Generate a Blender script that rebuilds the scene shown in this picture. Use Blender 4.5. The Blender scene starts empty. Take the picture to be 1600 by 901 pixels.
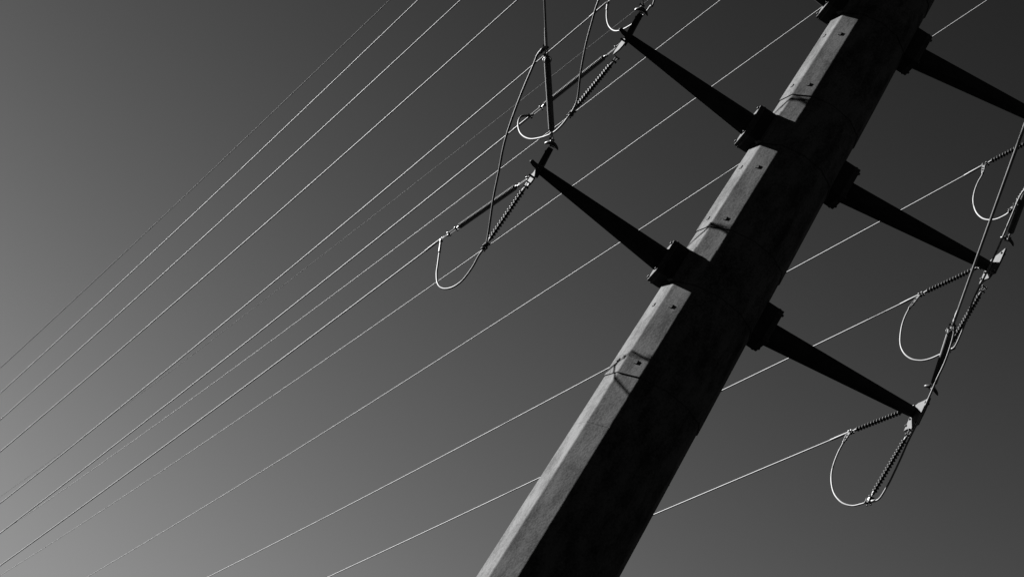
import bpy, bmesh, math, random
import numpy as np
from mathutils import Vector, Matrix
R_ = math.radians
C = bpy.context.scene.collection
SC = bpy.context.scene
random.seed(4)

# ------------------------------------------------------------ camera
FPX, PITCH, ROLL = 2451.66, 0.38293, 0.57976       # focal length in photo pixels (1600 wide), looking up and rolled
cp, sp = math.cos(PITCH), math.sin(PITCH)
cr, sr = math.cos(ROLL), math.sin(ROLL)
FW, UP, RT = np.array([0, cp, sp]), np.array([0, -sp, cp]), np.array([1.0, 0, 0])
cam = bpy.data.cameras.new("camera")
cam.sensor_width = 36
cam.lens = FPX / 1600 * 36
cam.clip_start = 0.1
cam.clip_end = 6000
co = bpy.data.objects.new("camera", cam)
C.objects.link(co)
xr = cr * RT + sr * UP
xu = -sr * RT + cr * UP
co.matrix_world = Matrix(((xr[0], xu[0], -FW[0], 0), (xr[1], xu[1], -FW[1], 0), (xr[2], xu[2], -FW[2], 0), (0, 0, 0, 1)))
SC.camera = co

# ------------------------------------------------------------ light
SUN_BACK, SUN_EL = 36.5, 15.0                       # the sun stands to the left, a little beyond the pole, and low
sd = Vector((-math.cos(R_(SUN_BACK)) * math.cos(R_(SUN_EL)), math.sin(R_(SUN_BACK)) * math.cos(R_(SUN_EL)), math.sin(R_(SUN_EL))))
w = bpy.data.worlds.new("World")
SC.world = w
w.use_nodes = True
nt = w.node_tree
nt.nodes.clear()
sky = nt.nodes.new("ShaderNodeTexSky")
sky.sky_type = 'NISHITA'
sky.sun_disc = False
sky.sun_elevation = R_(SUN_EL)
sky.sun_rotation = math.atan2(sd.x, sd.y)
sky.altitude = 0
sky.air_density = 2.0
sky.dust_density = 1.0
sky.ozone_density = 1.0
sep = nt.nodes.new("ShaderNodeSeparateColor")       # black and white photograph: the red-filtered sky
bg = nt.nodes.new("ShaderNodeBackground")
outw = nt.nodes.new("ShaderNodeOutputWorld")
pw = nt.nodes.new("ShaderNodeMath"); pw.operation = 'POWER'; pw.inputs[1].default_value = 0.4
nt.links.new(sky.outputs[0], sep.inputs[0])
nt.links.new(sep.outputs[1], pw.inputs[0])
tcw = nt.nodes.new("ShaderNodeTexCoord")            # the sky thins out evenly from horizon to zenith, all the way round
sxyz = nt.nodes.new("ShaderNodeSeparateXYZ")
nt.links.new(tcw.outputs['Generated'], sxyz.inputs[0])
ab = nt.nodes.new("ShaderNodeMath"); ab.operation = 'ABSOLUTE'
nt.links.new(sxyz.outputs['Z'], ab.inputs[0])
km = nt.nodes.new("ShaderNodeMath"); km.operation = 'MULTIPLY'; km.inputs[1].default_value = -4.17
nt.links.new(ab.outputs[0], km.inputs[0])
ex = nt.nodes.new("ShaderNodeMath"); ex.operation = 'EXPONENT'
nt.links.new(km.outputs[0], ex.inputs[0])
m1 = nt.nodes.new("ShaderNodeMath"); m1.operation = 'MULTIPLY'
nt.links.new(pw.outputs[0], m1.inputs[0]); nt.links.new(ex.outputs[0], m1.inputs[1])
m2 = nt.nodes.new("ShaderNodeMath"); m2.operation = 'MULTIPLY'; m2.inputs[1].default_value = 0.605
nt.links.new(m1.outputs[0], m2.inputs[0])
nt.links.new(m2.outputs[0], bg.inputs[0])
bg.inputs[1].default_value = 0.05
nt.links.new(bg.outputs[0], outw.inputs[0])
sun = bpy.data.lights.new("sun", 'SUN')
sun.energy = 5.0
sun.angle = R_(0.5)
sun.color = (1, 1, 1)
so = bpy.data.objects.new("sun", sun)
C.objects.link(so)
so.rotation_euler = sd.to_track_quat('Z', 'Y').to_euler()
so.location = (-30, 40, 40)
SC.view_settings.view_transform = 'Standard'
SC.view_settings.look = 'None'
SC.view_settings.exposure = 2.7
SC.view_settings.gamma = 1
SC.view_settings.use_curve_mapping = False

# ------------------------------------------------------------ materials
def material(name, lo, hi, rough=0.5, metal=0.0, scale=3.0, fine=60.0, bump=0.0, stretch=(1, 1, 1), spec=0.3, speck=0.25):
    m = bpy.data.materials.new(name)
    m.use_nodes = True
    n = m.node_tree
    b = n.nodes["Principled BSDF"]
    tc = n.nodes.new("ShaderNodeTexCoord")
    mp = n.nodes.new("ShaderNodeMapping"); mp.inputs['Scale'].default_value = stretch
    n.links.new(tc.outputs['Object'], mp.inputs[0])
    n1 = n.nodes.new("ShaderNodeTexNoise"); n1.inputs['Scale'].default_value = scale; n1.inputs['Detail'].default_value = 9; n1.inputs['Roughness'].default_value = 0.65
    n2 = n.nodes.new("ShaderNodeTexNoise"); n2.inputs['Scale'].default_value = fine; n2.inputs['Detail'].default_value = 3
    n.links.new(mp.outputs[0], n1.inputs['Vector'])
    n.links.new(tc.outputs['Object'], n2.inputs['Vector'])
    mx = n.nodes.new("ShaderNodeMath"); mx.operation = 'MULTIPLY_ADD'
    n.links.new(n2.outputs['Fac'], mx.inputs[0]); mx.inputs[1].default_value = speck
    sb = n.nodes.new("ShaderNodeMath"); sb.operation = 'SUBTRACT'; sb.inputs[1].default_value = speck * 0.5
    n.links.new(n1.outputs['Fac'], sb.inputs[0])
    n.links.new(sb.outputs[0], mx.inputs[2])
    rp = n.nodes.new("ShaderNodeValToRGB")
    rp.color_ramp.elements[0].position = 0.34; rp.color_ramp.elements[0].color = (lo, lo, lo, 1)
    rp.color_ramp.elements[1].position = 0.62; rp.color_ramp.elements[1].color = (hi, hi, hi, 1)
    n.links.new(mx.outputs[0], rp.inputs[0])
    n.links.new(rp.outputs[0], b.inputs['Base Color'])
    b.inputs['Roughness'].default_value = rough
    b.inputs['Metallic'].default_value = metal
    b.inputs['Specular IOR Level'].default_value = spec
    if bump:
        bp = n.nodes.new("ShaderNodeBump"); bp.inputs['Strength'].default_value = bump; bp.inputs['Distance'].default_value = 0.01
        n.links.new(mx.outputs[0], bp.inputs['Height']); n.links.new(bp.outputs[0], b.inputs['Normal'])
    return m
M_POLE = material("weathered_dark_steel", 0.013, 0.048, 0.8, 0.0, 3.4, 30, 0.4, (1, 1, 0.5), 0.03, 0.5)
M_ARM = material("dark_arm_steel", 0.010, 0.016, 0.7, 0.0, 4, 40, 0.1, (1, 1, 1), 0.03)
M_FLANGE = material("flange_steel", 0.018, 0.030, 0.7, 0.0, 8, 50, 0.1, (1, 1, 1), 0.03)
M_PLATE = material("zinc_plate", 0.028, 0.042, 0.6, 0.0, 6, 50, 0.05, (1, 1, 1), 0.05)
M_ALU = material("aluminium_conductor", 0.085, 0.125, 0.6, 0.0, 3, 30, 0, (1, 1, 1), 0.12)
M_OLD = material("weathered_conductor", 0.125, 0.165, 0.6, 0.0, 3, 30, 0, (1, 1, 1), 0.07)
M_UP = material("distant_conductor", 0.115, 0.15, 0.6, 0.0, 3, 30, 0, (1, 1, 1), 0.06)
M_JUMP = material("jumper_aluminium", 0.036, 0.056, 0.6, 0.0, 3, 30, 0, (1, 1, 1), 0.08)
M_SHIELD = material("thin_steel_wire", 0.065, 0.080, 0.7, 0.0, 3, 30, 0, (1, 1, 1), 0.02)
M_POLY = material("dark_polymer_sheds", 0.009, 0.014, 0.5, 0.0, 9, 60, 0, (1, 1, 1), 0.12)
M_FINE = material("pale_silicone_sheds", 0.055, 0.075, 0.7, 0.0, 9, 60, 0, (1, 1, 1), 0.1)
M_FIT = material("forged_steel_fitting", 0.020, 0.042, 0.45, 0.0, 20, 90, 0, (1, 1, 1), 0.18)
M_GROUND = material("dry_dark_hillside_grass", 0.004, 0.010, 0.95, 0.0, 0.15, 3.0, 0.3, (1, 1, 1), 0.0)

# ------------------------------------------------------------ helpers
def finish(name, bm, mat, parent=None, smooth=False, loc=None):
    me = bpy.data.meshes.new(name)
    bmesh.ops.recalc_face_normals(bm, faces=bm.faces)
    bm.to_mesh(me); bm.free()
    me.materials.append(mat)
    if smooth:
        for f in me.polygons: f.use_smooth = True
    o = bpy.data.objects.new(name, me)
    C.objects.link(o)
    if parent is not None:
        o.parent = parent
        o.matrix_parent_inverse = Matrix.Identity(4)
    if loc is not None: o.location = loc
    return o
def tag(o, label=None, cat=None, group=None, kind=None):
    if label: o['label'] = label
    if cat: o['category'] = cat
    if group: o['group'] = group
    if kind: o['kind'] = kind
def thing(name, label, cat, loc=(0, 0, 0), group=None):
    o = bpy.data.objects.new(name, None)
    o.empty_display_size = 0.2
    C.objects.link(o)
    o.location = loc
    tag(o, label, cat, group)
    return o
def V(a): return Vector((float(a[0]), float(a[1]), float(a[2])))
def frame(d):
    d = d.normalized()
    a = Vector((0, 0, 1)) if abs(d.z) < 0.9 else Vector((0, 1, 0))
    x = d.cross(a).normalized()
    return x, d.cross(x).normalized()
def add_tube(bm, pts, rad, sides=8, cap=True, org=Vector((0, 0, 0))):
    """tube through points, rad a number or one per point"""
    pts = [V(p) - org for p in pts]
    n = len(pts)
    rads = [rad] * n if not hasattr(rad, '__len__') else rad
    rings = []
    x = None
    for i, p in enumerate(pts):
        d = (pts[min(i + 1, n - 1)] - pts[max(i - 1, 0)])
        d.normalize()
        if x is None: x, y = frame(d)
        else:
            x = (x - d * x.dot(d)).normalized(); y = d.cross(x)
        rings.append([bm.verts.new(p + rads[i] * (x * math.cos(t) + y * math.sin(t))) for t in [2 * math.pi * k / sides for k in range(sides)]])
    for a, b in zip(rings[:-1], rings[1:]):
        for k in range(sides):
            bm.faces.new((a[k], a[(k + 1) % sides], b[(k + 1) % sides], b[k]))
    if cap:
        bm.faces.new(rings[0][::-1]); bm.faces.new(rings[-1])
def add_lathe(bm, P0, d, prof, sides=14, org=Vector((0, 0, 0))):
    """profile [(s, r)...] turned round the axis from P0 along unit d"""
    x, y = frame(d)
    rings = []
    for s, r in prof:
        c = P0 - org + d * s
        rings.append([bm.verts.new(c + r * (x * math.cos(2 * math.pi * k / sides) + y * math.sin(2 * math.pi * k / sides))) for k in range(sides)])
    for a, b in zip(rings[:-1], rings[1:]):
        for k in range(sides):
            bm.faces.new((a[k], a[(k + 1) % sides], b[(k + 1) % sides], b[k]))
    bm.faces.new(rings[0][::-1]); bm.faces.new(rings[-1])
def add_box(bm, c, ex, ey, ez, hx, hy, hz, org=Vector((0, 0, 0))):
    v = [bm.verts.new(c - org + ex * (hx * i) + ey * (hy * j) + ez * (hz * k)) for k in (-1, 1) for j in (-1, 1) for i in (-1, 1)]
    for f in ((0, 1, 3, 2), (4, 6, 7, 5), (0, 4, 5, 1), (2, 3, 7, 6), (0, 2, 6, 4), (1, 5, 7, 3)):
        bm.faces.new([v[i] for i in f])
def add_prism(bm, poly, o, ex, ey, ez, half, org=Vector((0, 0, 0))):
    """polygon [(a, b)] in the plane ex, ey, thickened along ez"""
    A = [bm.verts.new(o - org + ex * a + ey * b + ez * half) for a, b in poly]
    B = [bm.verts.new(o - org + ex * a + ey * b - ez * half) for a, b in poly]
    bm.faces.new(A); bm.faces.new(B[::-1])
    n = len(poly)
    for i in range(n):
        bm.faces.new((A[i], B[i], B[(i + 1) % n], A[(i + 1) % n]))
def add_torus(bm, c, nrm, R, r, n1=20, n2=6, a0=0, a1=2 * math.pi, org=Vector((0, 0, 0))):
    x, y = frame(nrm)
    full = abs(a1 - a0 - 2 * math.pi) < 1e-6
    pts = [c + R * (x * math.cos(a0 + (a1 - a0) * k / n1) + y * math.sin(a0 + (a1 - a0) * k / n1)) for k in range(n1 + 1)]
    add_tube(bm, pts, r, n2, True, org)
def bevel(bm, w):
    bmesh.ops.bevel(bm, geom=list(bm.edges), offset=w, segments=2, profile=0.7, affect='EDGES')
def smooth_path(pts, k=6):
    P = [np.array(p, float) for p in pts]
    P = [2 * P[0] - P[1]] + P + [2 * P[-1] - P[-2]]
    out = []
    for i in range(1, len(P) - 2):
        for j in range(k):
            t = j / k
            a, b, c, d = P[i - 1:i + 3]
            out.append(0.5 * ((2 * b) + (c - a) * t + (2 * a - 5 * b + 4 * c - d) * t * t + (3 * b - a - 3 * c + d) * t ** 3))
    out.append(P[-2])
    return out
# survey: the direction in which a point of the photograph is seen from where it was taken, met with a plane of the place
def ray(x, y):
    X, Y = (x - 800) / FPX, (y - 450.5) / FPX
    return FW + (X * cr + Y * sr) * RT + (X * sr - Y * cr) * UP
def onplane(x, y, P, n):
    r = ray(x, y)
    return r * (np.dot(P, n) / np.dot(r, n))

# ------------------------------------------------------------ terrain
GS = 0.22                                            # the line runs down a hillside
AZ = R_(-16)
def gz(x, y):
    t = x * math.sin(AZ) + y * math.cos(AZ)
    t2 = 260 * math.tanh(t / 260)
    return -1.6 - GS * t2 + 0.25 * math.sin(x * 0.13) * math.sin(y * 0.11) * min(1, math.hypot(x, y) / 15)
bm = bmesh.new()
N = 120
def gc(i): 
    s = (i / N) * 2 - 1
    return math.copysign(abs(s) ** 2.6, s) * 2500
grid = [[bm.verts.new((gc(i), gc(j), gz(gc(i), gc(j)))) for j in range(N + 1)] for i in range(N + 1)]
for i in range(N):
    for j in range(N):
        bm.faces.new((grid[i][j], grid[i + 1][j], grid[i + 1][j + 1], grid[i][j + 1]))
g = finish("hillside_ground", bm, M_GROUND, smooth=True)
g['kind'] = 'structure'

# ------------------------------------------------------------ the pole
PX, PY, ZB = 2.8332, 23.0307, 10.745
R1, KT, PSI = 0.8280, 0.0187, -0.0202
def rad(z): return R1 - KT * (z - 10.797)
pole = thing("transmission_pole", "huge tapered twelve-sided galvanised steel pole with arms on both sides", "pole", (PX, PY, gz(PX, PY)))
O = Vector((PX, PY, gz(PX, PY)))                     # every part of the pole is modelled round this point
def pv(j, z, ex=0.0):
    a = PSI + j * math.pi / 6
    r = rad(z) + ex
    return Vector((PX - r * math.cos(a), PY - r * math.sin(a), z))
def ngon_section(z0, z1, e0, e1, wall=0.03):
    bm = bmesh.new()
    zs = [z0, z1]
    es = [e0, e1]
    outer = [[bm.verts.new(pv(j, z, e) - O) for j in range(12)] for z, e in zip(zs, es)]
    inner = [[bm.verts.new(pv(j, z, e - wall) - O) for j in range(12)] for z, e in zip(zs, es)]
    for j in range(12):
        k = (j + 1) % 12
        bm.faces.new((outer[0][j], outer[0][k], outer[1][k], outer[1][j]))
        bm.faces.new((inner[0][j], inner[1][j], inner[1][k], inner[0][k]))
        bm.faces.new((outer[0][j], inner[0][j], inner[0][k], outer[0][k]))
        bm.faces.new((outer[1][j], outer[1][k], inner[1][k], inner[1][j]))
    # soften the long corners a little
    ed = [e for e in bm.edges if abs(e.verts[0].co.z - e.verts[1].co.z) > 0.5 and len(e.link_faces) == 2 and
          math.hypot(*e.verts[0].co.xy) > rad(e.verts[0].co.z + O.z) - 0.012]
    bmesh.ops.bevel(bm, geom=ed, offset=0.022, segments=3, profile=0.5, affect='EDGES')
    return bm
RINGS = [gz(PX, PY) - 0.5, 2.4, 8.91, 11.92, 14.90, 18.0, 21.5, 27.4, 33.6, 41.8]
for a, b in zip(RINGS[:-1], RINGS[1:]):
    top = b + 0.06 if b < 41 else b
    finish("shaft_section", ngon_section(a, top, 0.011, -0.006), M_POLE, pole)
for z in (7.95,):
    finish("weld_seam", ngon_section(z, z + 0.012, -0.001, -0.001, 0.02), M_POLE, pole)
bm = bmesh.new()
add_lathe(bm, Vector((PX, PY, 41.8)), Vector((0, 0, 1)), [(0, 0.30), (0.05, 0.30), (0.09, 0.1)], 12, O)
finish("pole_cap", bm, M_POLE, pole)

# square nuts welded on the two faces turned to the sun
bm = bmesh.new()
add_box(bm, Vector((0, 0, 0.006)), Vector((1, 0, 0)), Vector((0, 1, 0)), Vector((0, 0, 1)), 0.032, 0.030, 0.007)
bevel(bm, 0.003)
nut_me = finish("jacking_nut", bm, M_POLE, pole)
first = True
for z in (9.155, 10.28, 12.12, 13.26, 15.15, 16.37, 18.25, 19.4):
    for j in (0, 1):
        zz = z + (0.03 if j == 0 else 0)
        sec = max(r for r in RINGS if r <= zz)
        nxt = RINGS[RINGS.index(sec) + 1]
        e = 0.011 + (-0.017) * (zz - sec) / (nxt + 0.06 - sec)
        a, b = pv(j, zz, e), pv(j + 1, zz, e)
        c = a.lerp(b, 0.45 if j == 0 else 0.5)
        th = PSI + (j + 0.5) * math.pi / 6
        nrm = Vector((-math.cos(th), -math.sin(th), 0))
        o = nut_me if first else nut_me.copy()
        if not first: C.objects.link(o); o.parent = pole
        first = False
        ex = Vector((0, 0, 1)).cross(nrm)
        o.matrix_parent_inverse = Matrix.Identity(4)
        m3 = Matrix((ex, Vector((0, 0, 1)), -ex.cross(Vector((0, 0, -1))) if False else nrm)).transposed()
        o.matrix_local = Matrix.Translation(c - O) @ m3.to_4x4()

# arms: levels of the lower circuits in view, and those of the upper circuits and the shield wires above the picture
AL, AR = -0.0265, -0.1435
LT, LRT = 3.5468, 3.6483
def adir(side):
    a = AL if side < 0 else AR
    return Vector((side * math.cos(a), side * math.sin(a), 0))
LEV = [0.0, 3.02, 6.12]
ZUP = [23.75, 29.6, 35.9, 40.2]
UZ = Vector((0, 0, 1))
def bracket(side, zb, s=1.0):
    """box bracket between shaft and arm: collar bands, box, flanges and bolts"""
    R = rad(zb + 0.35)
    X = Vector((side, 0, 0)); Y = Vector((0, 1, 0))
    r0 = R + 0.235
    zc = zb + 0.375 * s
    P = Vector((PX, PY, 0))
    bm = bmesh.new()
    # cheeks run from inside the shaft to the flange
    for y in (-1, 1):
        add_prism(bm, [(R * 0.80, -0.28 * s), (R + 0.03, -0.315 * s), (r0 - 0.09, -0.315 * s), (r0 - 0.09, 0.315 * s), (R - 0.06, 0.315 * s), (R - 0.08, 0.18 * s), (R * 0.72, 0.16 * s)],
                  P + UZ * zc + Y * (y * 0.245 * s), X, UZ, Y, 0.018, O)
    add_box(bm, P + X * ((R * 0.8 + r0 - 0.06) / 2) + UZ * (zc - 0.30 * s), X, Y, UZ, (r0 - 0.06 - R * 0.8) / 2, 0.226 * s, 0.012, O)
    add_box(bm, P + X * ((R * 0.8 + r0 - 0.06) / 2) + UZ * (zc + 0.30 * s), X, Y, UZ, (r0 - 0.06 - R * 0.8) / 2, 0.226 * s, 0.012, O)
    br = finish("arm_bracket", bm, M_ARM, pole)
    bm = bmesh.new()
    add_box(bm, P + X * (r0 - 0.069) + UZ * zc, X, Y, UZ, 0.020, 0.268 * s, 0.322 * s, O)
    bevel(bm, 0.006)
    finish("flange_plate", bm, M_FLANGE, br)
    bm = bmesh.new()
    add_box(bm, P + X * (r0 - 0.020) + UZ * (zc + 0.001), X, Y, UZ, 0.0265, 0.262 * s, 0.316 * s, O)
    bevel(bm, 0.008)
    finish("flange_plate", bm, M_FLANGE, br)
    for y in (-0.21, 0.21):
        for z in (-0.262, 0.262):
            bm = bmesh.new()
            add_lathe(bm, P + X * (r0 - 0.135) + Y * y * s + UZ * (zc + z * s), X, [(0, 0.022), (0.045, 0.022), (0.046, 0.014), (0.141, 0.014), (0.142, 0.022), (0.17, 0.022)], 6, O)
            finish("flange_bolt", bm, M_FIT, br)
    return r0
def collar(zb):
    bm = ngon_section(zb + 0.0, zb + 0.72, 0.013, 0.013, 0.02)
    finish("collar_band", bm, M_POLE, pole)
    # small gusset tabs below the collar on the sun side
    bm = bmesh.new()
    for j in (0.85,):
        a = PSI + j * math.pi / 6
        n = Vector((-math.cos(a), -math.sin(a), 0)); t = UZ.cross(n)
        add_box(bm, Vector((PX, PY, 0)) + n * (rad(zb) + 0.03) + UZ * (zb + 0.012), n, t, UZ, 0.03, 0.07, 0.008, O)
    finish("gusset_tab", bm, M_PLATE, pole)
def arm(side, zb, r0, rb=0.206, rt=None, rise=None, L=None):
    d = adir(side)
    if rt is None: rt = 0.074 if side < 0 else 0.092
    zc0 = zb + (0.385 if side < 0 else 0.325)
    zc1 = zb + (0.590 if side < 0 else 0.325)
    L = L or (3.52 if side < 0 else 3.655)
    P = Vector((PX, PY, 0))
    a = P + Vector((side, 0, 0)) * (r0 + 0.006) + UZ * zc0
    b = P + d * L + UZ * zc1
    # start where the arm leaves the flange
    bm = bmesh.new()
    ax = (b - a).normalized()
    x, y = frame(ax)
    S = 12
    rings = []
    for c, r in ((a, rb), (b, rt)):
        ring = []
        for k in range(S):
            t = 2 * math.pi * (k + 0.5) / S
            off = r * (x * math.cos(t) + y * math.sin(t))
            q = c + off
            if c is a:
                q = q + ax * ((a.x + 0 - q.x) / ax.x)      # cut flush with the flange
            ring.append(bm.verts.new(q - O))
        rings.append(ring)
    for k in range(S):
        bm.faces.new((rings[0][k], rings[0][(k + 1) % S], rings[1][(k + 1) % S], rings[1][k]))
    bm.faces.new(rings[0][::-1]); bm.faces.new(rings[1])
    ob = finish("crossarm", bm, M_ARM, pole)
    return ob, b
TIPS = {}
def tip_plates(side, ob, b):
    d = adir(side)
    n = Vector((-d.y, d.x, 0)) * side                      # roughly away from the camera
    T = Vector((PX, PY, 0)) + d * (LT if side < 0 else LRT) + UZ * (b.z + (0.0 if side < 0 else 0.137))
    if side > 0:
        poly = [(0.29, 0.13), (0.255, -0.127), (0.147, -0.438), (-0.20, -0.515), (-0.51, -0.645), (-0.60, -0.60), (-0.74, -0.66), (-0.83, -0.645), (-0.815, -0.41), (-0.73, -0.15), (-0.69, -0.105), (-0.45, -0.055), (-0.1, 0.04), (0.1, 0.10)]
        bm = bmesh.new()
        add_prism(bm, poly, T + d * 0.022, n, UZ, d, 0.014, O)
        pl = finish("vang_plate", bm, M_PLATE, ob)
        for (u, v) in ((0.10, -0.36), (0.05, -0.25), (-0.66, -0.58), (-0.66, -0.2), (0.22, 0.06)):
            bm = bmesh.new()
            add_lathe(bm, T + n * u + UZ * v - d * 0.02, d, [(0, 0.018), (0.08, 0.018)], 6, O)
            finish("plate_bolt", bm, M_FIT, ob)
    else:
        bm = bmesh.new()
        poly = [(0.14, 0.10), (0.16, -0.08), (-0.45, -0.12), (-0.66, -0.04), (-0.69, 0.05), (-0.62, 0.13), (-0.30, 0.115)]
        add_prism(bm, poly, T - d * 0.02, n, UZ, d, 0.044, O)
        finish("vang_bar", bm, M_ARM, ob)
        bm = bmesh.new()
        a = R_(8)
        n2 = n * math.cos(a) - Vector((1, 0, 0)) * math.sin(a)
        d2 = n2.cross(UZ)
        poly = [(0.12, -0.05), (0.15, -0.27), (0.02, -0.44), (-0.42, -0.56), (-0.60, -0.56), (-0.62, -0.48), (-0.25, -0.22), (0.0, -0.06)]
        add_prism(bm, poly, T + d * 0.015, n2, UZ, d2, 0.012, O)
        finish("vang_plate", bm, M_FLANGE, ob)
        bm = bmesh.new()                                    # rounded tab that carries on past the tip
        add_tube(bm, [T - d * 0.1, T + d * 0.10 + UZ * 0.03, T + d * 0.165 + UZ * 0.055, T + d * 0.185 + UZ * 0.062], [0.055, 0.045, 0.036, 0.018], 8, True, O)
        finish("end_tab", bm, M_ARM, ob)
        for (u, v) in ((0.10, 0.03), (0.02, 0.07), (-0.6, 0.04), (-0.58, -0.46)):
            bm = bmesh.new()
            add_lathe(bm, T + n * u + UZ * v - d * 0.072, d, [(0, 0.018), (0.11, 0.018)], 6, O)
            finish("plate_bolt", bm, M_FIT, ob)
    return T, n
for i, dz in enumerate(LEV):
    collar(ZB + dz)
    for side in (-1, 1):
        r0 = bracket(side, ZB + dz)
        ob, b = arm(side, ZB + dz, r0)
        TIPS[(i, side)] = tip_plates(side, ob, b)
for z in ZUP:
    for side in (-1, 1):
        r0 = bracket(side, z - 0.36, 0.8)
        ob, b = arm(side, z - 0.36, r0, 0.15, 0.07)

# ------------------------------------------------------------ insulator strings
def shed_profile(L, r_core, r_shed, n, alt=0.0):
    prof = []
    p = L / n
    for i in range(n):
        s = i * p
        rr = r_shed * (1 - alt * (i % 2))
        prof += [(s, r_core), (s + p * 0.45, r_core), (s + p * 0.62, rr * 0.96), (s + p * 0.70, rr), (s + p * 0.78, rr * 0.93), (s + p * 0.98, r_core)]
    prof.append((L, r_core))
    return prof
def insulator(P0, P1, f0, f1, kind, label, ring_at=None, horn=False, clamp=None, group=None):
    """P0 arm end, P1 line end; sheds between the fractions f0 and f1 of the string"""
    P0, P1 = V(P0), V(P1)
    D = P1 - P0
    L = D.length
    d = D / L
    t = thing("insulator_string", label, "insulator", P0, group)
    a, b = f0 * L, f1 * L
    x, y = frame(d)
    org = P0
    bm = bmesh.new()
    if kind == 'ribbed':
        add_lathe(bm, P0 + d * a, d, shed_profile(b - a, 0.021, 0.044, max(8, int((b - a) / 0.058))), 16, org)
    else:
        add_lathe(bm, P0 + d * a, d, shed_profile(b - a, 0.040, 0.049, max(10, int((b - a) / 0.032))), 16, org)
    finish("weather_sheds", bm, M_POLY if kind == "ribbed" else M_FINE, t, smooth=True)
    for s0, s1 in ((a, a - 0.075), (b, b + 0.075)):       # crimped end fittings
        bm = bmesh.new()
        sg = 1 if s1 > s0 else -1
        add_lathe(bm, P0 + d * s0, d * sg, [(-0.01, 0.024), (0.045, 0.024), (0.05, 0.016), (0.075, 0.014)], 12, org)
        add_torus(bm, P0 + d * (s1 + sg * 0.018), x, 0.020, 0.008, 12, 6, org=org)
        finish("end_fitting", bm, M_FIT, t, smooth=False)
    def links(s0, s1, big=False):
        ln = s1 - s0
        if ln < 0.02: ln = 0.02
        nl = max(1, int(ln / 0.16))
        for i in range(nl):
            bm = bmesh.new()
            u0, u1 = s0 + ln * i / nl, s0 + ln * (i + 1) / nl
            w = 0.019
            e1, e2 = (x, y) if i % 2 == 0 else (y, x)
            # a shackle: two straps and cross pins
            for sg in (-1, 1):
                add_tube(bm, [P0 + d * u0 + e1 * w * sg, P0 + d * u1 + e1 * w * sg], 0.0085, 6, True, org)
            for u in (u0, u1):
                add_tube(bm, [P0 + d * u - e1 * 0.042, P0 + d * u + e1 * 0.042], 0.012, 6, True, org)
                add_tube(bm, [P0 + d * u + e1 * 0.030, P0 + d * u + e1 * 0.050], 0.019, 6, True, org)
            finish("shackle", bm, M_FIT, t)
    links(0.0, a - 0.09)
    if b + 0.10 < L: links(b + 0.10, L)
    if ring_at is not None:
        bm = bmesh.new()
        c = P0 + d * (b + 0.0 if ring_at == 'line' else a)
        add_torus(bm, c, d, 0.062, 0.007, 22, 6, org=org)
        add_tube(bm, [c + x * 0.062, c + d * 0.06 + x * 0.014], 0.006, 5, True, org)
        add_tube(bm, [c - x * 0.062, c + d * 0.06 - x * 0.014], 0.006, 5, True, org)
        finish("corona_ring", bm, M_FIT, t, smooth=True)
    if horn:
        bm = bmesh.new()                                    # curved bar across the arm end of the string
        c = P0 + d * min(0.10, a * 0.45)
        e = Vector((0.92, 0.38, 0)).normalized()
        e = (e - d * e.dot(d)).normalized()
        pts, rr = [], []
        for k in range(11):
            u = k / 10 * 2 - 1
            pts.append(c + e * (0.125 * u) - d * (0.05 * u * u) - UZ * (0.04 * u * u))
            rr.append(0.011 + 0.026 * (1 - abs(u)) ** 0.5 if abs(u) < 1 else 0.008)
        add_tube(bm, pts, rr, 8, True, org)
        finish("arcing_horn", bm, M_FIT, t, smooth=True)
    if clamp is not None:
        # suspension clamp gripping the jumper, clamp = direction of the jumper
        cd = V(clamp).normalized()
        s = cd.cross(d).normalized()
        up = s.cross(cd).normalized()
        bm = bmesh.new()
        add_box(bm, P1, cd, s, up, 0.065, 0.020, 0.018, org)
        add_box(bm, P1 - d * 0.03, cd, s, up, 0.022, 0.026, 0.040, org)
        bevel(bm, 0.005)
        for k in (-1, 1):
            add_torus(bm, P1 + cd * (0.037 * k), cd, 0.030, 0.0075, 12, 5, org=org)
            for q in (-1, 1):
                add_tube(bm, [P1 + cd * (0.037 * k) + s * (0.030 * q) - up * 0.05, P1 + cd * (0.037 * k) + s * (0.030 * q) + up * 0.05], 0.0075, 6, True, org)
                add_tube(bm, [P1 + cd * (0.037 * k) + s * (0.030 * q) + up * 0.036, P1 + cd * (0.037 * k) + s * (0.030 * q) + up * 0.050], 0.014, 6, True, org)
        finish("suspension_clamp", bm, M_FIT, t)
    return t

# ------------------------------------------------------------ conductors beyond the pole (they run away to the left)
BL, BR = -0.360, -0.30199
CL, CR = np.array([-1.5093, 26.0675, 10.5222]), np.array([6.0082, 23.9078, 10.7252])
def d_h(b): return np.array([math.sin(b), math.cos(b), 0.0])
def fit_wire(P0, beta, pts):
    h = d_h(beta); n = np.array([h[1], -h[0], 0])
    Q = np.array([onplane(x, y, P0, n) for x, y in pts])
    t = (Q - P0) @ h
    return h, t, np.polyfit(t, Q[:, 2] - P0[2], 2)
def wire_pts(P0, h, c, t0, t1, k, te):
    """the sagging curve as far as the photograph shows it, then straight on with the slope it has there"""
    ts = t0 + (t1 - t0) * (np.linspace(0, 1, k) ** 1.6)
    sl = np.polyval(np.polyder(c), te)
    return [P0 + h * t + np.array([0, 0, np.polyval(c, t) if t < te else np.polyval(c, te) + sl * (t - te)]) for t in ts]
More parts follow.
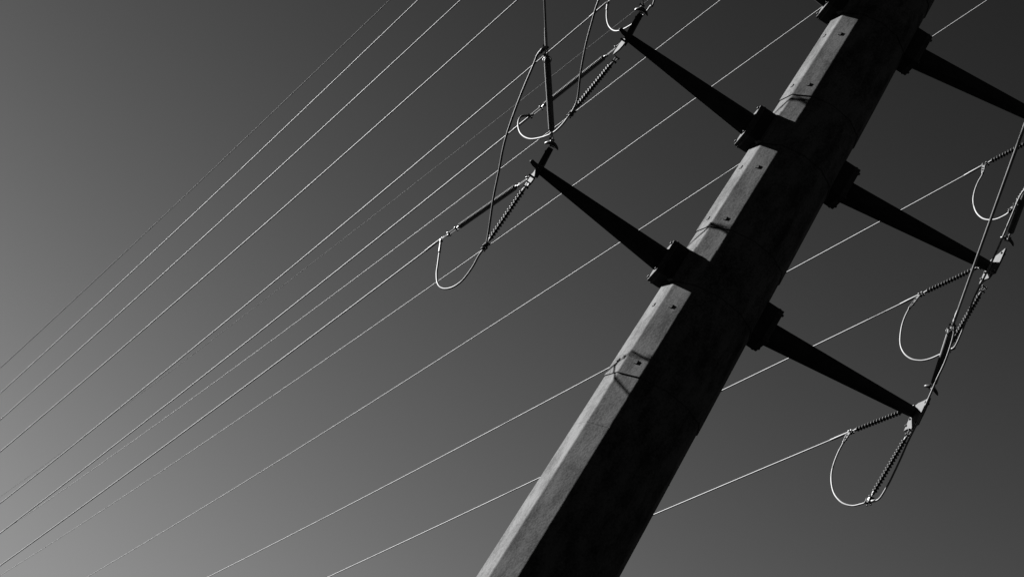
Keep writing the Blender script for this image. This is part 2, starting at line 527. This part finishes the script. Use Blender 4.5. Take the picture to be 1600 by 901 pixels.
def conductor(pts, r, mat, label, group, sleeve=True, pad=None):
    t = thing("conductor", label, "power line", V(pts[0]), group)
    org = V(pts[0])
    bm = bmesh.new()
    add_tube(bm, pts, r, 8, True, org)
    finish("cable", bm, mat, t, smooth=True)
    if sleeve:
        d = (V(pts[1]) - V(pts[0])).normalized()
        bm = bmesh.new()
        add_lathe(bm, org, d, [(-0.03, 0.012), (0.0, 0.021), (0.34, 0.021), (0.35, 0.0185), (0.44, 0.0185), (0.45, r)], 10, org)
        add_torus(bm, org - d * 0.045, frame(d)[0], 0.022, 0.009, 12, 6, org=org)
        finish("dead_end_clamp", bm, M_ALU if mat is M_ALU else M_OLD, t, smooth=True)
    if pad is not None:
        d = (V(pts[1]) - V(pts[0])).normalized()
        e = V(pad) - org
        e = (e - d * e.dot(d) * 0.0)
        L = e.length; e.normalize()
        s = e.cross(d).normalized()
        q = s.cross(e).normalized()
        bm = bmesh.new()
        add_prism(bm, [(-0.02, -0.026), (0.05, -0.038), (L * 0.6, -0.034), (L, -0.014), (L, 0.014), (L * 0.55, 0.030), (0.0, 0.026)], org + e * 0.0, e, q, s, 0.010, org)
        for k in (0.35, 0.62):
            add_lathe(bm, org + e * (L * k) - s * 0.03, s, [(0, 0.014), (0.06, 0.014)], 6, org)
        finish("jumper_terminal", bm, M_FIT, t)
    return t
C1 = {(0, -1): (690, 373), (1, -1): (829, 181), (2, -1): (948, 4.5), (0, 1): (1327, 676), (1, 1): (1437, 460.5), (2, 1): (1538, 256)}
W1 = {(0, -1): [(400, 591), (140, 782.4), (0, 883.3)],
      (1, -1): [(744, 250), (555.4, 400), (400, 522.5), (95.5, 760), (0, 832.6)],
      (2, -1): [(800, 129.6), (600, 298), (476.4, 400), (356, 500), (0, 786)],
      (0, 1): [(1150, 749), (1022, 802)],
      (1, 1): [(1400, 478.2), (1275.7, 538.2), (1237.7, 557.2), (1148.4, 600), (1127, 610), (841.7, 747), (600, 860), (513, 901)],
      (2, 1): [(1411.8, 326.2), (1377.7, 345.2), (1313.3, 380), (1228, 427), (949.3, 575.7), (600, 759.5), (325, 901)]}
lev_name = ["lowest", "middle", "upper"]
side_name = {-1: "left", 1: "right"}
w_label = {
    (0, -1): "power line from the long insulator of the lower left arm's tip",
    (1, -1): "power line whose end clamp sits just above the white loop of the middle left arm",
    (2, -1): "power line ending in the clamp above the topmost white loop at the upper edge",
    (0, 1): "bright power line from the lowest right loop, passing behind the pole near the bottom edge",
    (1, 1): "bright power line from the middle right loop, crossing behind the lower right arm",
    (2, 1): "bright power line from the topmost right loop, crossing behind the middle right arm"}
G_W = "lower circuit power lines running away to the lower left"
CLAMP1, DIR1 = {}, {}
h_ = d_h(BL)
T_, n_ = TIPS[(0, -1)]
CL = onplane(690, 373, np.array(T_ + n_ * 0.20), np.array([h_[1], -h_[0], 0]))
for key, pts in W1.items():
    i, s = key
    P0 = (CL if s < 0 else CR) + np.array([0, 0, 3.0 * i])
    beta = BL if s < 0 else BR
    if key == (0, 1): pts = pts + [(600, 985), (420, 1062)]
    h, t, c = fit_wire(P0, beta, [C1[key]] + pts)
    t0 = t[0]
    wp = wire_pts(P0, h, c, t0, 150, 90, t[-1] + 2)
    CLAMP1[key] = wp[0]
    DIR1[key] = (wp[1] - wp[0]) / np.linalg.norm(wp[1] - wp[0])
    W1[key] = wp

# upper circuits and shield wires
far = {'A': [(610, 0), (400, 200.3), (199.8, 388.7), (84.5, 500), (0, 574)],
       'B': [(654, 0), (400, 241.8), (126, 500), (15.5, 600), (0, 614.4)],
       'C': [(720.5, 0), (400, 295), (175.8, 500), (0, 655.7)],
       'D': [(809, 0), (400, 362), (242.5, 500), (0, 705.6)],
       'G': [(1126, 0), (960, 128), (800, 250), (400, 549.5), (106.4, 760), (15.6, 821)],
       'I': [(1283, 12.3), (1000, 216), (960, 244.8), (800, 357.4), (400, 636), (140, 809.8), (0, 898.5)],
       'J': [(1544, 0), (1450.4, 61.2), (1152.5, 259), (1089, 300), (800, 488.4), (600, 615.7), (400, 741.6), (135.7, 901)],
       'Z': [(1002, 9), (880, 104.8), (800, 168.7), (502, 400), (0, 775.7)]}
f_label = {'A': "hair-thin faint overhead wire, topmost of all the wires at the left edge",
           'B': "thin overhead line second from the top left, just below the faint hair-thin wire",
           'C': "thin overhead line third from the top left, meeting the top edge near the middle left",
           'D': "thin overhead line fourth from the top left corner",
           'G': "thin line behind the middle left arm's tip, nearly merging with a thick one at left",
           'I': "thin line behind the lower left jumper loop and the middle left arm",
           'J': "thin line passing behind the lower left arm and the pole to the top right",
           'Z': "barely visible wire lying between the two thick lines of the upper left insulators"}
UPW = {}
for nm, pts in far.items():
    s = -1 if nm in 'ABCD' else 1
    a, L = (AL, LT) if s < 0 else (AR, LRT)
    P0 = np.array([PX + s * L * math.cos(a), PY + s * L * math.sin(a), 0.0])
    h, t, c = fit_wire(P0, BL if s < 0 else BR, pts)
    lvl = {'D': 0, 'J': 0, 'C': 1, 'I': 1, 'B': 2, 'G': 2, 'A': 3, 'Z': 3}[nm]
    tip = np.array([PX, PY, ZUP[lvl]]) + np.array(adir(s)) * (3.5 if s < 0 else 3.7)
    r = {'A': 0.012, 'Z': 0.0095, 'J': 0.0125, 'I': 0.0135, 'G': 0.0135}.get(nm, 0.0155)
    wp = wire_pts(P0, h, c, 2.2, t[-1] * 1.25 + 20, 100, t[-1] + 2)
    conductor(wp, r, M_SHIELD if nm in 'AZ' else M_ALU if nm in 'JIG' else M_UP, f_label[nm], "thin overhead lines of the upper circuits", sleeve=False)
    insulator(tip, wp[0], 0.14, 0.9, 'fine', "grey insulator string above the picture on the %s %s upper arm" % (["first", "second", "third", "topmost"][lvl], side_name[s]), group="insulator strings of the upper circuits")

# ------------------------------------------------------------ lower circuits: strings, near span, jumpers
G_S = "insulator strings on the pole's arms"
B2 = {-1: 0.2932, 1: 0.3193}
ymul = np.array([0, 1.0, 0])
def tpt(key, u, v):
    T, n = TIPS[key]
    return np.array(T + n * u + UZ * v)
HANG, CLAMP2, DIR2 = {}, {}, {}
hang_px = {(0, -1): ((826, 285), (757.5, 385.5)), (1, -1): ((964, 90), (892, 178)), (0, 1): ((1422.6, 672), (1357, 783)), (1, 1): ((1538, 448), (1481, 546))}
near_px = {(0, -1): ((863.5, 229), (853.6, 73)), (0, 1): ((1456, 608), (1490.5, 503))}
for s in (-1, 1):
    for i in (0, 1, 2):
        key = (i, s)
        y0 = tpt(key, -0.55, 0)
        if key in hang_px:
            a, b = [onplane(*q, y0, ymul) for q in hang_px[key]]
        else:
            a, b = [q + np.array([0, 0, LEV[2] - LEV[1]]) for q in HANG[(1, s)]]
            if s > 0: b = onplane(1581, 328, b, ymul)
        HANG[key] = (a, b)
        if i == 0:
            h = d_h(B2[s]); n = np.array([h[1], -h[0], 0])
            p0 = tpt(key, -0.64 if s < 0 else -0.62, 0.06)
            q0 = onplane(*near_px[key][0], p0, n); q1 = onplane(*near_px[key][1], p0, n)
            CLAMP2[key] = (q0, q1)
        else:
            CLAMP2[key] = tuple(q + np.array([0, 0, LEV[i]]) for q in CLAMP2[(0, s)])
near_line = {-1: [(853.3, 67.5), (850.6, 0)], 1: [(1497, 490), (1600, 205)]}
NEARW = {}
for s in (-1, 1):
    q0, q1 = CLAMP2[(0, s)]
    h = d_h(B2[s]); n = np.array([h[1], -h[0], 0])
    A, B = [onplane(*p, q1, n) for p in near_line[s]]
    slope = (B[2] - A[2]) / np.dot(A - B, h)
    for i in (0, 1, 2):
        st = CLAMP2[(i, s)][1]
        NEARW[(i, s)] = [st - h * t + np.array([0, 0, slope * t + 0.0006 * t * t]) for t in np.linspace(0, 42, 22)]
JP = {
 (0, -1): ([(688.6, 378.7), (686.5, 395), (684, 414), (682.3, 427.6), (684, 443), (692, 450.5), (706.3, 449), (721.9, 438.7), (737.4, 418.7), (748.5, 398.7)], [(757.5, 385.5)],
           [(762.5, 368.5), (770.9, 310.8), (779.8, 266.4), (786.5, 230.9), (795.3, 199.8), (813, 151), (835.3, 97.7), (840, 86), (848, 75.5)]),
 (1, -1): ([(825.3, 180.6), (814.6, 182), (810.3, 189), (810, 198.6), (813.3, 208), (820, 214.3), (829.3, 217.3), (840, 216.2), (853.3, 212.6), (866.6, 206), (879.9, 193.3)], [(889, 181)],
           [(893, 176), (902.1, 156.2), (906.5, 120.7), (909.2, 103), (915.4, 71), (924.3, 37.3), (935.8, 0)]),
 (2, -1): ([(949.4, 6), (948.3, 16.7), (948.3, 28.9), (950.5, 38.9), (955, 45.3), (961, 48.6), (968.9, 47.9), (980, 42.9), (992.2, 35), (1001, 27.8), (1010, 18.5)], [(1016.6, 9.4)], [(1022.7, 0)]),
 (0, 1): ([(1323, 679), (1317.5, 691.7), (1310.4, 705), (1303.3, 722.8), (1299.4, 738.8), (1299.4, 754.8), (1303.3, 770), (1311.3, 781), (1320.2, 787), (1332.6, 789.6), (1345, 787)], [(1357, 783.5)],
          [(1368, 781.8), (1375.3, 777), (1385.9, 760), (1396.6, 738.8), (1408.5, 713), (1419, 689), (1432.5, 662), (1445.8, 634), (1456.5, 609.5), (1464.5, 591), (1475, 569), (1481.5, 552), (1487, 535), (1490.4, 520.9), (1491.0, 508)]),
 (1, 1): ([(1433, 465), (1420, 483), (1410, 506.4), (1406.6, 533), (1411.6, 549.7), (1423.3, 560), (1438.3, 563), (1453.2, 560.3), (1470, 553)], [(1481, 547.5)],
          [(1488.2, 545), (1494.8, 536.4), (1504.8, 513), (1513.2, 489.7), (1523, 463), (1543, 423), (1561.4, 383.2), (1579.7, 340), (1598, 300)]),
 (2, 1): ([(1538.2, 258), (1535.3, 272), (1528, 285.2), (1522.6, 300), (1520.8, 314.5), (1524.8, 330), (1533, 339.5), (1543, 343.3), (1556.4, 342.4), (1569.7, 336.6)], [(1581, 328.5)], [])}
j_label = {
 (0, -1): "thick jumper cable looping under the lower left arm's insulators and up to the near clamp",
 (1, -1): "thick jumper of the middle left arm, curling under its clamp, leaving at the top",
 (2, -1): "white jumper loop at the upper edge beside the middle left arm's tip",
 (0, 1): "white jumper loop hanging lowest on the right, below the lower right arm",
 (1, 1): "white jumper loop hanging between the middle and lower right arms",
 (2, 1): "white jumper loop near the right edge above the middle right arm"}
J3 = {}
for key in ((0, -1), (1, -1), (2, -1), (0, 1), (1, 1), (2, 1)):
    a, m, b = JP[key]
    yA, yM, yB = CLAMP1[key][1], HANG[key][1][1], CLAMP2[key][1][1]
    def ramp(pts, y0, y1, seglen=None):
        P = np.array(pts, float); L = np.concatenate([[0], np.cumsum(np.hypot(*np.diff(P, axis=0).T))]); tot = seglen or L[-1]
        return [onplane(*p, np.array([0, y0 + (y1 - y0) * min(1, l / tot), 0]), ymul) for p, l in zip(P, L)]
    first = ramp(a + m, yA, yM)
    tot = {(1, -1): 330, (2, -1): 330, (1, 1): 330}.get(key)
    second = ramp(m + b, yM, yB, tot) if b else [first[-1]]
    if key == (1, -1):
        second += [q + np.array([0, 0, LEV[1]]) for q in J3[(0, -1)][1][-4:]]
    if key == (2, -1):
        second += [q + np.array([0, 0, LEV[2] - LEV[1]]) for q in J3[(1, -1)][1][4:]]
    if key == (1, 1):
        second += [q + np.array([0, 0, LEV[1]]) for q in J3[(0, 1)][1][-4:]]
    if key == (2, 1):
        second += [q + np.array([0, 0, LEV[2] - LEV[1]]) for q in J3[(1, 1)][1][2:]]
    J3[key] = (first, second)
    path = smooth_path(first + second[1:], 6)
    t = thing("jumper_cable", j_label[key], "cable", V(path[0]), "jumper cables looping under the arms")
    bm = bmesh.new()
    add_tube(bm, path, 0.0165 if key[1] < 0 else 0.0145, 8, True, V(path[0]))
    finish("cable", bm, M_ALU if key[1] > 0 else M_JUMP, t, smooth=True)
    bm = bmesh.new()
    add_tube(bm, path[:7], 0.021, 8, True, V(path[0]))
    finish("end_sleeve", bm, M_FIT, t, smooth=True)
    if key[1] > 0:
        k = (len(first) - 1) * 6
        c = V(path[k]); e = (V(path[k + 5]) - V(path[k - 3])).normalized()
        bm = bmesh.new()
        add_lathe(bm, c + e * 0.04, e, [(0, 0.014), (0.005, 0.022), (0.10, 0.022), (0.108, 0.014)], 10, V(path[0]))
        finish("joint_sleeve", bm, M_ALU, t, smooth=True)
    HANG[key] = HANG[key] + (np.array(path[(len(first) - 1) * 6 + 4]) - np.array(path[(len(first) - 1) * 6 - 4]),)

arm_nm = {0: "lower", 1: "middle", 2: "upper"}
for key in TIPS:
    i, s = key
    sn, an = side_name[s], arm_nm[i]
    # away-side string
    p0 = tpt(key, 0.20, 0.03) if s < 0 else tpt(key, 0.24, 0.07)
    if s < 0:
        insulator(p0, CLAMP1[key], 0.215, 0.80 if i != 1 else 0.84, 'fine', {0: "long smooth grey insulator slanting left from the lower left arm to its clamp",
                   1: "long smooth grey insulator slanting left from the middle left arm's tip", 2: "long smooth insulator of the upper left arm, only its clamp end showing"}[i], group=G_S)
    else:
        insulator(p0, CLAMP1[key], 0.20, 0.885, 'ribbed', "ribbed grey insulator between the %s right arm and the bright line's clamp" % an, group=G_S)
    # jumper string
    a, b, jd = HANG[key]
    insulator(a, b, 0.135, 0.865, 'ribbed', "ribbed dark insulator hanging from the %s %s arm's tip down to the jumper loop" % (an, sn), clamp=jd, group=G_S)
    # near-side string
    q0, q1 = CLAMP2[key]
    insulator(q0, q1, 0.19 if s < 0 else 0.12, 0.88, 'fine', {(0, -1): "upright smooth grey insulator standing above the lower left arm's tip",
              (0, 1): "dark smooth insulator between the lower and middle right arms' tips", (1, 1): "dark smooth insulator above the middle right arm's tip at the right edge"}.get(key, "smooth insulator toward the near span above the %s %s arm's tip" % (an, sn)),
              ring_at='line', horn=True, group=G_S)
    # conductors
    padA = J3[key][0][1 if s > 0 else 0]
    conductor(W1[key], 0.0135 if s < 0 else 0.0125, M_OLD if s < 0 else M_ALU, w_label[key], G_W, True, padA)
    conductor(NEARW[key], 0.0165, M_JUMP, {(0, -1): "thick upright conductor running from the near clamp up to the top edge",
              (0, 1): "thick conductor rising from the lower right clamp across the middle right arm's tip"}.get(key, "near span conductor of the %s %s arm leaving toward the viewer" % (an, sn)),
              "near span conductors coming toward the viewer", True, J3[key][1][-2])
print("objects", len(bpy.data.objects), "tris", sum(len(m.polygons) for m in bpy.data.meshes) * 2)
